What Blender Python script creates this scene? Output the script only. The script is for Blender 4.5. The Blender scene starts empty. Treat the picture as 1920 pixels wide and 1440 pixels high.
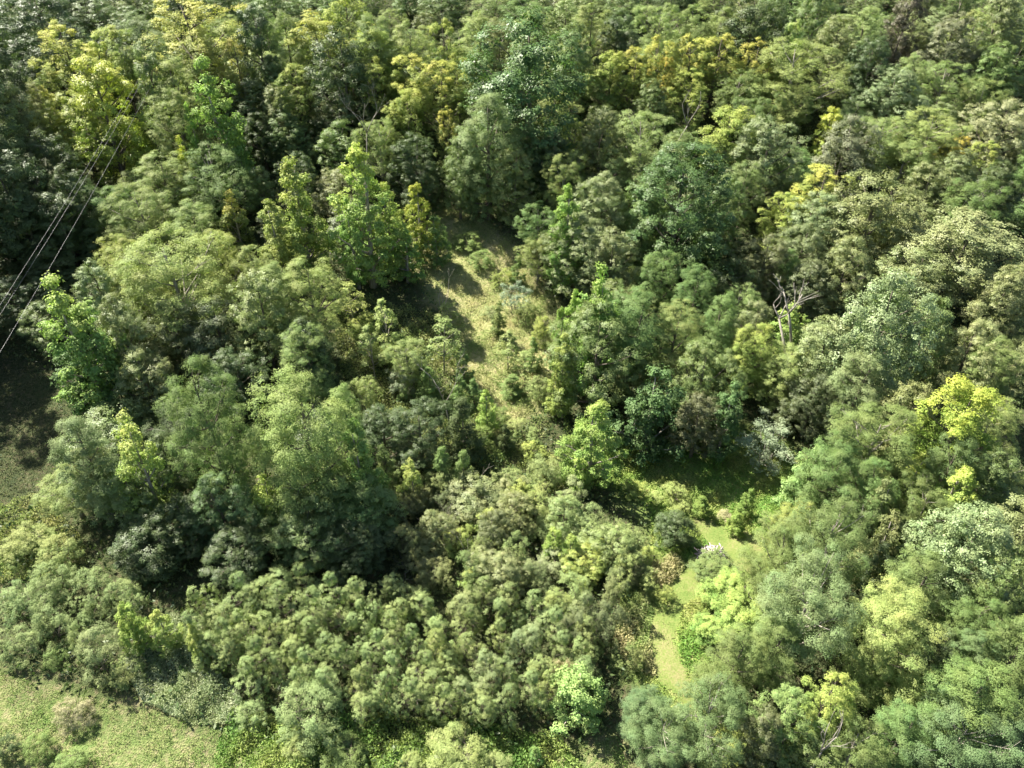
import bpy, math, random
import numpy as np
from mathutils import Vector
R = math.radians
scene = bpy.context.scene

# ------------------------------------------------------------------ camera
CAM_H = 50.0
PITCH = R(40.0)                      # below the horizon
HFOV = R(66.0)
cam_d = bpy.data.cameras.new('camera'); cam = bpy.data.objects.new('camera', cam_d)
scene.collection.objects.link(cam); scene.camera = cam
cam.location = (0, 0, CAM_H); cam.rotation_euler = (math.pi/2 - PITCH, 0, 0)
cam_d.sensor_fit = 'HORIZONTAL'; cam_d.angle = HFOV; cam_d.clip_end = 5000; cam_d.clip_start = 0.5

# ------------------------------------------------------------------ light
SUN_EL = R(48.0); SUN_DIR = Vector((-0.76, 0.65, 0)).normalized()      # horizontal direction TOWARDS the sun
w = bpy.data.worlds.new('World'); scene.world = w; w.use_nodes = True
nt = w.node_tree; bg = nt.nodes['Background']
sky = nt.nodes.new('ShaderNodeTexSky'); sky.sky_type = 'NISHITA'; sky.sun_disc = False
sky.sun_elevation = SUN_EL; sky.sun_rotation = math.atan2(SUN_DIR.x, SUN_DIR.y)
sky.air_density = 1.0; sky.dust_density = 1.5
nt.links.new(sky.outputs[0], bg.inputs[0]); bg.inputs[1].default_value = 0.055
sd = bpy.data.lights.new('sun', 'SUN'); sd.energy = 5.0; sd.angle = R(0.5); sd.color = (1.0, 0.94, 0.83)
so = bpy.data.objects.new('sun', sd); scene.collection.objects.link(so)
tosun = Vector((SUN_DIR.x*math.cos(SUN_EL), SUN_DIR.y*math.cos(SUN_EL), math.sin(SUN_EL)))
so.rotation_euler = tosun.to_track_quat('Z', 'Y').to_euler(); so.location = tosun*200
scene.view_settings.view_transform = 'Standard'; scene.view_settings.look = 'None'
scene.view_settings.exposure = 1.85; scene.view_settings.gamma = 1.0
scene.cycles.max_bounces = 6; scene.cycles.diffuse_bounces = 2; scene.cycles.glossy_bounces = 2
scene.cycles.transmission_bounces = 4

# ------------------------------------------------------------------ terrain and picture geometry
def ground_z(x, y):
    x = np.asarray(x, float); y = np.asarray(y, float)
    k = 7.0
    rise = 0.25*k*np.log1p(np.exp(np.clip((y-66.0)/k, -30, 30)))
    rise = np.where((y-66.0)/k > 30, 0.25*(y-66.0), rise)
    far = np.clip(y-260.0, 0, None); rise = rise - 0.2*far*np.clip(far/200.0, 0, 1)
    z = rise + 0.5*np.sin(x*0.07+1.3)*np.sin(y*0.09) + 0.22*np.sin(x*0.23+y*0.17) + 0.12*np.sin(x*0.61-y*0.47+2)
    return z
FPX = 960.0/math.tan(HFOV/2)
def ray(px, py):
    a = (px-960.0)/FPX; b = -(py-720.0)/FPX
    c, s = math.cos(PITCH), math.sin(PITCH)
    return np.array([a, c+b*s, -s+b*c])
def at(px, py, h=0.0):
    """ground point whose height h above the terrain is seen at this place of the photograph"""
    d = ray(px, py); t0, t1 = 5.0, 700.0
    f = lambda t: CAM_H + t*d[2] - float(ground_z(t*d[0], t*d[1])) - h
    for _ in range(50):
        tm = 0.5*(t0+t1)
        if f(tm) > 0: t0 = tm
        else: t1 = tm
    p = t0*d
    return p[0], p[1], t0*1.0      # t = depth along optical axis (|d.fwd| = 1)

# ------------------------------------------------------------------ mesh helpers
COL = scene.collection
def quads_mesh(name, V, nq):
    me = bpy.data.meshes.new(name)
    me.vertices.add(len(V)); me.vertices.foreach_set('co', np.ascontiguousarray(V, dtype=np.float32).ravel())
    me.loops.add(nq*4); me.loops.foreach_set('vertex_index', np.arange(nq*4, dtype=np.int32))
    me.polygons.add(nq); me.polygons.foreach_set('loop_start', np.arange(nq, dtype=np.int32)*4)
    me.update(calc_edges=True)
    return me
def leaf_quads(C, N, L, W, rng, up=None):
    """rhombus leaves: centres C, normals N, length L, width W; up = preferred long axis"""
    n = len(C)
    N = N/np.maximum(np.linalg.norm(N, axis=1, keepdims=True), 1e-6)
    T = rng.normal(size=(n, 3))
    if up is not None: T = T*0.45 + up
    T = T - (T*N).sum(1, keepdims=True)*N
    T /= np.maximum(np.linalg.norm(T, axis=1, keepdims=True), 1e-6)
    B = np.cross(N, T)
    L = np.broadcast_to(L, (n,)).reshape(-1, 1)*0.5; W = np.broadcast_to(W, (n,)).reshape(-1, 1)*0.5
    V = np.empty((n, 4, 3))
    V[:, 0] = C - T*L; V[:, 1] = C + B*W + T*L*0.15 - N*W*0.35; V[:, 2] = C + T*L; V[:, 3] = C - B*W + T*L*0.15 - N*W*0.35
    return V.reshape(-1, 3)
class Tubes:
    def __init__(s): s.v = []; s.f = []
    def add(s, pts, rad, n=6):
        pts = [Vector(p) for p in pts]; base = len(s.v)
        for i, p in enumerate(pts):
            d = (pts[min(i+1, len(pts)-1)] - pts[max(i-1, 0)]).normalized()
            a = d.cross(Vector((0.31, 0.93, 0.17))).normalized(); b = d.cross(a)
            for k in range(n):
                t = 2*math.pi*k/n
                s.v.append(p + (a*math.cos(t) + b*math.sin(t))*rad[i])
        for i in range(len(pts)-1):
            for k in range(n):
                k2 = (k+1) % n
                s.f.append((base+i*n+k, base+i*n+k2, base+(i+1)*n+k2, base+(i+1)*n+k))
        s.f.append(tuple(base+k for k in range(n))[::-1]); e = base+(len(pts)-1)*n
        s.f.append(tuple(e+k for k in range(n)))
    def mesh(s, name, mat):
        me = bpy.data.meshes.new(name); me.from_pydata([tuple(v) for v in s.v], [], s.f); me.update()
        me.materials.append(mat)
        for p in me.polygons: p.use_smooth = True
        return me

# ------------------------------------------------------------------ materials
def new_mat(name):
    m = bpy.data.materials.new(name); m.use_nodes = True; nt = m.node_tree
    for n in list(nt.nodes): nt.nodes.remove(n)
    return m, nt, nt.nodes, nt.links
def leaf_material(name, gloss=0.35, trans=0.33, rough=0.45):
    m, nt, N, L = new_mat(name)
    out = N.new('ShaderNodeOutputMaterial'); info = N.new('ShaderNodeObjectInfo'); geo = N.new('ShaderNodeNewGeometry')
    tc = N.new('ShaderNodeTexCoord')
    nz = N.new('ShaderNodeTexNoise'); nz.inputs['Scale'].default_value = 0.55; nz.inputs['Detail'].default_value = 2
    L.new(tc.outputs['Object'], nz.inputs['Vector'])
    # leaves vary one from the next in value, and clump from clump in hue
    mr = N.new('ShaderNodeMapRange'); mr.inputs['To Min'].default_value = 0.76; mr.inputs['To Max'].default_value = 1.24
    L.new(geo.outputs['Random Per Island'], mr.inputs['Value'])
    hr = N.new('ShaderNodeMapRange'); hr.inputs['From Min'].default_value = 0.3; hr.inputs['From Max'].default_value = 0.7
    hr.inputs['To Min'].default_value = 0.485; hr.inputs['To Max'].default_value = 0.518
    L.new(nz.outputs['Fac'], hr.inputs['Value'])
    # turned (autumn) leaves: second colour, on the top boughs of the kinds that turn
    at_ = N.new('ShaderNodeAttribute'); at_.attribute_type = 'OBJECT'; at_.attribute_name = 'turned'
    turn = N.new('ShaderNodeAttribute'); turn.attribute_type = 'GEOMETRY'; turn.attribute_name = 'tip'
    mul = N.new('ShaderNodeMath'); mul.operation = 'MULTIPLY'
    L.new(at_.outputs['Fac'], mul.inputs[0]); L.new(turn.outputs['Fac'], mul.inputs[1])
    mixc = N.new('ShaderNodeMixRGB'); L.new(mul.outputs[0], mixc.inputs['Fac'])
    c2 = N.new('ShaderNodeAttribute'); c2.attribute_type = 'OBJECT'; c2.attribute_name = 'turned_colour'
    L.new(info.outputs['Color'], mixc.inputs[1]); L.new(c2.outputs['Color'], mixc.inputs[2])
    hsv = N.new('ShaderNodeHueSaturation'); L.new(hr.outputs[0], hsv.inputs['Hue']); L.new(mr.outputs[0], hsv.inputs['Value'])
    L.new(mixc.outputs[0], hsv.inputs['Color'])
    pb = N.new('ShaderNodeBsdfPrincipled'); pb.inputs['Roughness'].default_value = rough
    pb.inputs['Specular IOR Level'].default_value = gloss
    tr = N.new('ShaderNodeBsdfTranslucent')
    br = N.new('ShaderNodeMixRGB'); br.blend_type = 'MULTIPLY'; br.inputs['Fac'].default_value = 1; br.inputs[2].default_value = (1.25, 1.45, 0.8, 1)
    L.new(hsv.outputs[0], pb.inputs['Base Color']); L.new(hsv.outputs[0], br.inputs[1]); L.new(br.outputs[0], tr.inputs['Color'])
    mx = N.new('ShaderNodeMixShader'); mx.inputs[0].default_value = trans
    L.new(pb.outputs[0], mx.inputs[1]); L.new(tr.outputs[0], mx.inputs[2]); L.new(mx.outputs[0], out.inputs['Surface'])
    return m
def simple_material(name, c1, c2, scale=6.0, rough=0.9, stretch=(1, 1, 1), thresh=(0.35, 0.65)):
    m, nt, N, L = new_mat(name)
    out = N.new('ShaderNodeOutputMaterial'); pb = N.new('ShaderNodeBsdfPrincipled'); tc = N.new('ShaderNodeTexCoord')
    mp = N.new('ShaderNodeMapping'); mp.inputs['Scale'].default_value = stretch
    nz = N.new('ShaderNodeTexNoise'); nz.inputs['Scale'].default_value = scale; nz.inputs['Detail'].default_value = 5
    cr = N.new('ShaderNodeValToRGB'); cr.color_ramp.elements[0].position = thresh[0]; cr.color_ramp.elements[1].position = thresh[1]
    cr.color_ramp.elements[0].color = (*c1, 1); cr.color_ramp.elements[1].color = (*c2, 1)
    L.new(tc.outputs['Object'], mp.inputs[0]); L.new(mp.outputs[0], nz.inputs['Vector']); L.new(nz.outputs['Fac'], cr.inputs[0])
    L.new(cr.outputs[0], pb.inputs['Base Color']); pb.inputs['Roughness'].default_value = rough
    bm = N.new('ShaderNodeBump'); bm.inputs['Strength'].default_value = 0.5; bm.inputs['Distance'].default_value = 0.055
    L.new(nz.outputs['Fac'], bm.inputs['Height']); L.new(bm.outputs[0], pb.inputs['Normal'])
    L.new(pb.outputs[0], out.inputs['Surface'])
    return m
M_LEAF = leaf_material('leaf_matt', 0.15, 0.22, 0.6)
M_GLOSS = leaf_material('leaf_glossy', 0.25, 0.22, 0.45)
M_THIN = leaf_material('leaf_thin', 0.15, 0.30, 0.55)
M_BARK = simple_material('bark', (0.07, 0.055, 0.04), (0.2, 0.17, 0.13), 3.0, stretch=(3, 3, 0.6))
M_PALE = simple_material('pale_bark', (0.16, 0.14, 0.11), (0.40, 0.36, 0.30), 3.0, stretch=(3, 3, 0.6))
M_DEAD = simple_material('dead_wood', (0.16, 0.145, 0.12), (0.34, 0.31, 0.26), 2.0, stretch=(2, 2, 0.5))

# ------------------------------------------------------------------ trees
def unit(rng, n):
    v = rng.normal(size=(n, 3)); return v/np.linalg.norm(v, axis=1, keepdims=True)
def grow(seed, H, Rc, cb, prof, nclump, rc, flat, npuff, rp, nleaf, L, W, mat, bark=M_BARK,
         rmin=0.5, droop=0.0, upright=0.0, tall=1.0, nlimb=14, stems=1, trunk_r=None, lobes=0.28, leafup=0.6, inner=0.1, crisp=0.0):
    """one tree: returns (trunk mesh, crown mesh, height, radius). crown = boughs > twigs > leaves"""
    rng = np.random.default_rng(seed)
    ph = rng.uniform(0, 6.28, 6)
    C = []; RR = []
    tries = 0
    while len(C) < nclump and tries < 9000:
        tries += 1
        t = rng.uniform(0, 1)
        r = prof(t)
        if rng.uniform() > r*0.9+0.12: continue
        a = rng.uniform(0, 2*math.pi)
        lob = 1 + lobes*(math.sin(2*a+ph[0]+t*3) * 0.5 + 0.5*math.sin(3*a+ph[1]-t*5) + 0.35*math.sin(5*a+ph[2]+t*8))
        q = rmin + (1-rmin)*math.sqrt(rng.uniform())
        if rng.uniform() < inner: q = rng.uniform(0, 0.5)
        rad = max(0.0, (Rc - rc*0.6)*r*lob*q)
        z = H*(cb + (1-cb)*t) - rc*0.5*flat
        p = np.array([rad*math.cos(a), rad*math.sin(a), z])
        rr = rc*rng.uniform(0.65, 1.25)*(1.0 if t < 0.85 else 0.75)
        if any(np.linalg.norm((p-c)*[1, 1, 1.2]) < 0.62*(rr+r2)*0.8 for c, r2 in zip(C, RR)) and tries < 5000: continue
        C.append(p); RR.append(rr)
    C = np.array(C); RR = np.array(RR); n = len(C)
    # twigs on each bough
    D = unit(rng, n*npuff).reshape(n, npuff, 3)
    out = C.copy(); out[:, 2] = 0; out /= np.maximum(np.linalg.norm(out, axis=1, keepdims=True), 0.3)
    D = D + out[:, None, :]*0.35; D[:, :, 2] += 0.30
    D /= np.linalg.norm(D, axis=2, keepdims=True)
    sc = np.array([1, 1, flat*tall])
    rad = rng.uniform(0.45+0.35*crisp, 1.05, (n, npuff, 1))
    P = C[:, None, :] + D*rad*RR[:, None, None]*sc
    P[:, :, 2] -= droop*(rad[:, :, 0]**2)*RR[:, None]
    P = P.reshape(-1, 3); PD = D.reshape(-1, 3); prr = rp*rng.uniform(0.6, 1.3, len(P))
    E = unit(rng, len(P)*nleaf).reshape(len(P), nleaf, 3)
    E[:, :, 2] += 0.25
    X = P[:, None, :] + E*(rng.uniform(0.25, 1.0, (len(P), nleaf, 1))*prr[:, None, None])*np.array([1, 1, 0.75*max(flat, 0.5)])
    NN = E*0.38*(1-0.6*crisp) + PD[:, None, :]*(0.62+0.6*crisp) + unit(rng, len(P)*nleaf).reshape(len(P), nleaf, 3)*0.42
    NN[:, :, 2] += leafup
    X = X.reshape(-1, 3); NN = NN.reshape(-1, 3)
    keep = X[:, 2] > 0.05
    X = X[keep]; NN = NN[keep]
    s = rng.uniform(0.65, 1.25, len(X))
    up = None
    if upright: up = np.tile([0, 0, upright], (len(X), 1)) + np.c_[X[:, :2]/max(Rc, .1), np.zeros(len(X))]
    V = leaf_quads(X, NN, L*s, W*s, rng, up)
    me = quads_mesh('crown', V, len(X)); me.materials.append(mat)
    # 'tip' = how far up and out a bough sits: where the kinds that turn are turning
    cn = np.repeat(rng.normal(0, 0.38, n), npuff*nleaf)[keep]
    tip = np.clip((X[:, 2]/H - 0.52)/0.32 + cn + rng.normal(0, 0.12, len(X)), 0, 1)
    at_ = me.attributes.new('tip', 'FLOAT', 'POINT'); at_.data.foreach_set('value', np.repeat(tip, 4).astype(np.float32))
    # wood
    T = Tubes(); tr = trunk_r or 0.022*H + 0.02
    for sidx in range(stems):
        a0 = rng.uniform(0, 6.28); off = 0 if stems == 1 else 0.12*Rc
        lean = np.array([math.cos(a0), math.sin(a0)])*(0.03*H if stems == 1 else 0.35*Rc)
        b0 = np.array([math.cos(a0)*off, math.sin(a0)*off])
        top = H*0.86 if stems == 1 else H*0.7
        pts = []; rd = []
        for i in range(6):
            u = i/5
            q = b0 + lean*u + np.array([math.sin(3*u+ph[3]), math.cos(2.6*u+ph[4])])*0.012*H*u
            pts.append((q[0], q[1], -0.5 + (top+0.5)*u)); rd.append(tr*(1-0.86*u)*(1.35 if i == 0 else 1)/math.sqrt(stems))
        T.add(pts, rd, 7)
        order = rng.permutation(n)[:max(1, nlimb//stems)]
        for k in order:
            c = C[k]; zb = max(0.12*H, c[2] - rng.uniform(0.35, 0.8)*math.hypot(c[0], c[1]) - 0.06*H)
            u = min(1, (zb+0.5)/(top+0.5)); q = b0 + lean*u
            s0 = Vector((q[0], q[1], zb)); e = Vector(c); m1 = s0.lerp(e, 0.5); m1.z -= 0.06*(e-s0).length
            r0 = tr*(1-0.8*u)*0.5/math.sqrt(stems)+0.012
            T.add([s0, m1, e], [r0, r0*0.62, r0*0.25], 5)
            for j in range(3):                       # twigs inside the bough
                d = Vector(unit(rng, 1)[0]); d.z = abs(d.z)*flat
                T.add([m1.lerp(e, 0.4+0.2*j), e + d*RR[k]*0.85], [r0*0.3, 0.008], 4)
    return T.mesh('trunk', bark), me, H, Rc
def dead(seed, H, spread, mat=M_DEAD, depth=4, r0=0.16, bare=0.35, limb=1.0):
    rng = random.Random(seed); T = Tubes(); B = Tubes()
    def br(p, d, ln, r, k, tgt):
        pts = [p]; q = p.copy(); dd = d.copy()
        for i in range(3):
            dd = (dd + Vector((rng.uniform(-1, 1), rng.uniform(-1, 1), rng.uniform(-.3, .6)))*0.22).normalized()
            q = q + dd*ln/3; pts.append(q.copy())
        tgt.add(pts, [r, r*.8, r*.62, r*.45], 5)
        if k <= 0: return
        for j in range(rng.choice((2, 3))):
            a = rng.uniform(0, 6.28); side = Vector((math.cos(a), math.sin(a), rng.uniform(0, .8)))*spread
            br(pts[rng.choice((2, 3))], (dd+side).normalized(), ln*rng.uniform(.55, .8), r*.5, k-1, B)
    br(Vector((0, 0, -0.3)), Vector((rng.uniform(-.15, .15), rng.uniform(-.15, .15), 1)).normalized(), H*bare+0.3, r0, 0, T)
    p = Vector(T.v[-1])
    for j in range(3):
        a = j*2.1+rng.uniform(0, 1); br(p, Vector((math.cos(a)*spread, math.sin(a)*spread, 1)).normalized(), H*0.36*limb, r0*.5, depth-1, B)
    return T.mesh('trunk', mat), B.mesh('branches', mat), H, H*0.4
dome = lambda t: math.sin(math.pi*min(1, 0.18+0.82*t))**0.55 if t < 1 else 0
def dome2(t): return max(0.0, (1-(max(0, t-0.35)/0.65)**2.2))**0.6*(0.75+0.25*min(1, t/0.3))
def bush(t): return max(0.05, (1-t**2.4))**0.6
def cone(t): return max(0.05, (1-t)**0.75*(0.6+0.4*min(1, t/0.18)))
def spire(t): return max(0.06, (1-t**1.5)**0.9*(0.7+0.3*min(1, t/0.25)))
def fan(t): return 0.35+0.65*math.sin(math.pi*min(1, t*0.62+0.12))**1.2 if t < 0.95 else 0.55
PROTO = {}
def P(k, *a): PROTO.setdefault(k, []).append(a)
for i in range(5):     # fine, feathery, layered crowns
    H = (15, 13, 16, 12, 14)[i]; Rc = (3.2, 4.2, 4.0, 4.4, 2.6)[i]
    P('loc', *grow(10+i, H, Rc, (0.30, 0.34, 0.2, 0.30, 0.12)[i], (dome2, fan, dome2, dome2, dome2)[i], (66, 64, 94, 68, 68)[i], 1.05, 0.66, 24, 0.42, 31, 0.15, 0.052, M_THIN,
                   M_PALE if i % 2 else M_BARK, droop=0.25, nlimb=22, leafup=0.8, lobes=0.36, crisp=0.3))
for i in range(5):     # lobed, clumpy broad crowns
    H = (16, 14, 13, 17, 11)[i]; Rc = (5.2, 4.0, 3.2, 5.6, 3.6)[i]
    P('oak', *grow(30+i, H, Rc, (0.16, 0.18, 0.12, 0.2, 0.1)[i], dome2, (100, 74, 56, 112, 56)[i], 1.15, 0.85, 20, 0.44, 30, 0.165, 0.10, M_GLOSS, M_BARK, lobes=0.34, nlimb=18, crisp=0.55))
for i in range(4):     # pointed, open, large leafed
    H = (15, 13, 11, 9)[i]; Rc = (3.9, 3.1, 2.7, 3.4)[i]
    P('pop', *grow(50+i, H, Rc, 0.1, (spire, cone, spire, cone)[i], (74, 60, 46, 44)[i], 0.8, 0.75, 15, 0.42, 19, 0.20, 0.14, M_THIN, M_PALE, upright=0.4, tall=1.2, nlimb=20, leafup=0.35, lobes=0.4))
for i in range(3):     # compound leafed trees that turn gold at the top
    H = (15, 16, 12)[i]; Rc = (4.0, 4.8, 3.4)[i]
    P('wal', *grow(60+i, H, Rc, (0.25, 0.22, 0.25)[i], dome2, (56, 78, 46)[i], 1.1, 0.7, 21, 0.42, 20, 0.22, 0.085, M_THIN, M_BARK, droop=0.2, lobes=0.36, nlimb=18, leafup=0.8))
for i in range(4):     # puffy many-stemmed shrubs
    H = (4.0, 3.6, 4.6, 4.2)[i]; Rc = (2.0, 2.2, 1.7, 1.9)[i]
    P('shr', *grow(70+i, H, Rc, 0.08, bush, (20, 22, 16, 18)[i], 0.66, 0.95, 28, 0.2, 38, 0.075, 0.032, M_LEAF, M_BARK, lobes=0.25, stems=3, nlimb=12, trunk_r=0.06, inner=0.15))
for i in range(5):     # shrubs of the thicket: a few dense round heads on bare stems
    H = (3.6, 3.4, 3.8, 3.5, 4.0)[i]; Rc = (1.6, 1.75, 1.4, 1.9, 1.2)[i]
    P('puf', *grow(170+i, H, Rc, 0.30, bush, (6, 7, 5, 8, 4)[i], 0.74, 0.95, 56, 0.16, 50, 0.065, 0.03, M_LEAF, M_BARK, lobes=0.3, stems=3, nlimb=9, trunk_r=0.06, inner=0.1, crisp=1.0, tall=1.3, rmin=.5, leafup=.35))
for i in range(2):     # silver-leafed spiky shrubs
    P('sil', *grow(80+i, 4.0, 1.9, 0.1, fan, 22, 0.55, 0.9, 18, 0.22, 14, 0.13, 0.045, M_LEAF, M_PALE, stems=4, nlimb=20, trunk_r=0.07, upright=0.8, tall=1.3))
for i in range(3):     # junipers
    P('ced', *grow(90+i, 5.0, (1.15, 1.4, 1.0)[i], 0.04, cone, (44, 50, 40)[i], 0.38, 0.8, 16, 0.17, 20, 0.13, 0.035, M_LEAF, M_BARK, upright=0.9, nlimb=10, trunk_r=0.08, leafup=0.2, rmin=0.35))
for i in range(2):     # open saplings
    P('sap', *grow(96+i, 6.0, 1.3, 0.35, spire, 16, 0.42, 0.7, 12, 0.22, 12, 0.15, 0.07, M_THIN, M_PALE, nlimb=14, trunk_r=0.06))
P('bru', *grow(99, 2.3, 1.35, 0.04, bush, 30, 0.42, 0.95, 20, 0.16, 30, 0.12, 0.014, M_LEAF, M_BARK, stems=4, nlimb=20, trunk_r=0.03, upright=1.2, leafup=0.1))

KIND = {'loc': ('locust_tree', 'tree'), 'oak': ('broadleaf_tree', 'tree'), 'pop': ('poplar_tree', 'tree'), 'wal': ('walnut_tree', 'tree'),
        'shr': ('olive_shrub', 'shrub'), 'puf': ('thicket_shrub', 'shrub'), 'sil': ('silver_shrub', 'shrub'), 'ced': ('juniper', 'juniper'), 'sap': ('sapling', 'sapling'), 'bru': ('twiggy_bush', 'bush')}
GROUPS = {'loc': 'feathery locust trees of the woodland', 'oak': 'lobed broadleaf trees of the woodland', 'pop': 'pointed large leafed trees',
          'wal': 'trees with yellowing crowns', 'shr': 'shrubs of the thickets', 'sil': 'silver leafed shrubs', 'ced': 'junipers around the clearings',
          'sap': 'thin open saplings', 'bru': 'twiggy brown bushes'}
C = dict(
 Y=(.19,.23,.07,.85,.42,.41,.10), YG=(.16,.21,.065,.8,.33,.36,.09), YL=(.20,.25,.075,.8,.33,.37,.10), VY=(.22,.27,.06,.9,.36,.38,.07), YB=(.17,.20,.07,.8,.40,.36,.09),
 OR=(.28,.28,.08,.9,.50,.41,.10), YO=(.19,.24,.09,1,.25,.28,.10), BG=(.16,.25,.075,1,.25,.35,.09), LG=(.205,.25,.10,0), LY=(.25,.29,.105,0), MG=(.135,.18,.07,0), MB=(.13,.19,.07,0), GI=(.085,.135,.048,0),
 DG=(.075,.105,.045,0), DB=(.08,.13,.055,1,.12,.19,.07), OG=(.17,.195,.09,0), OD=(.12,.14,.07,0), OL=(.19,.24,.105,0), PO=(.215,.24,.12,0), PK=(.225,.24,.14,0), BR=(.155,.165,.10,0),
 PU=(.105,.10,.075,0), SV=(.19,.23,.115,0), SL=(.19,.235,.115,0), SG=(.20,.245,.17,0), GG=(.165,.21,.10,0), BL=(.125,.18,.085,0), RU=(.15,.18,.075,.6,.22,.22,.08),
 VL=(.18,.26,.08,1,.28,.35,.10), VV=(.19,.25,.055,1,.33,.37,.07), BY=(.19,.27,.08,1,.30,.38,.10), BM=(.15,.24,.08,1,.21,.31,.09), LP=(.19,.25,.075,1,.32,.38,.09),
 PB=(.25,.34,.13,0), YV=(.22,.28,.09,.8,.36,.39,.12), YC=(.16,.23,.065,0), GM=(.15,.21,.07,0), LB=(.195,.26,.10,0), BN=(.27,.25,.16,0), TN=(.34,.32,.20,0), BD=(.11,.125,.07,0),
 PY=(.22,.265,.10,.8,.29,.33,.11), )
for k_ in list(C):
    if len(C[k_]) == 4: C[k_] = C[k_] + C[k_][:3]
C['LP'] = (.19,.25,.075,1,.32,.38,.09); C['VN'] = C['VL']
DEPTH_K = 1.0
rnd = random.Random(5)
# no wood and no trunk meshes of the small shrubs stay at top level: every tree is an Empty > trunk, crown
def plant(sp, x, y, h, r, col, label, group=None, spin=None, kind=None, proto=None):
    protos = PROTO[sp]
    best = proto if proto is not None else min(range(len(protos)), key=lambda i: abs(math.log((protos[i][3]/protos[i][2])/(r/h))) + rnd.uniform(0, 0.45))
    tm, cm, H, Rc = protos[best]
    nm, cat = KIND[sp]
    root = bpy.data.objects.new(kind or nm, None); COL.objects.link(root)
    z = float(ground_z(x, y))
    root.location = (x, y, z); root.rotation_euler = (rnd.uniform(-.04, .04), rnd.uniform(-.04, .04), rnd.uniform(0, 6.28) if spin is None else spin)
    sxy = r/Rc
    root.scale = (sxy*rnd.uniform(.93, 1.07), sxy*rnd.uniform(.93, 1.07), h/H); root.empty_display_size = 0.5
    root['label'] = label; root['category'] = cat; root['group'] = group or GROUPS[sp]
    t = bpy.data.objects.new('trunk' if cat not in ('shrub', 'bush') else 'stems', tm); t.parent = root; COL.objects.link(t)
    c = bpy.data.objects.new('crown' if cat not in ('shrub', 'bush') else 'foliage', cm); c.parent = root; COL.objects.link(c)
    a = C[col]; j = rnd.uniform(.9, 1.1); g = rnd.uniform(.95, 1.05)
    j *= 1.12; c.color = (a[0]*j*g*1.10, a[1]*j*1.10, a[2]*j/g*.97, 1)
    c['turned'] = float(a[3]) if a[3] else 0.0
    c['turned_colour'] = (a[4]*j, a[5]*j, a[6]*j)
    return root
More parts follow.
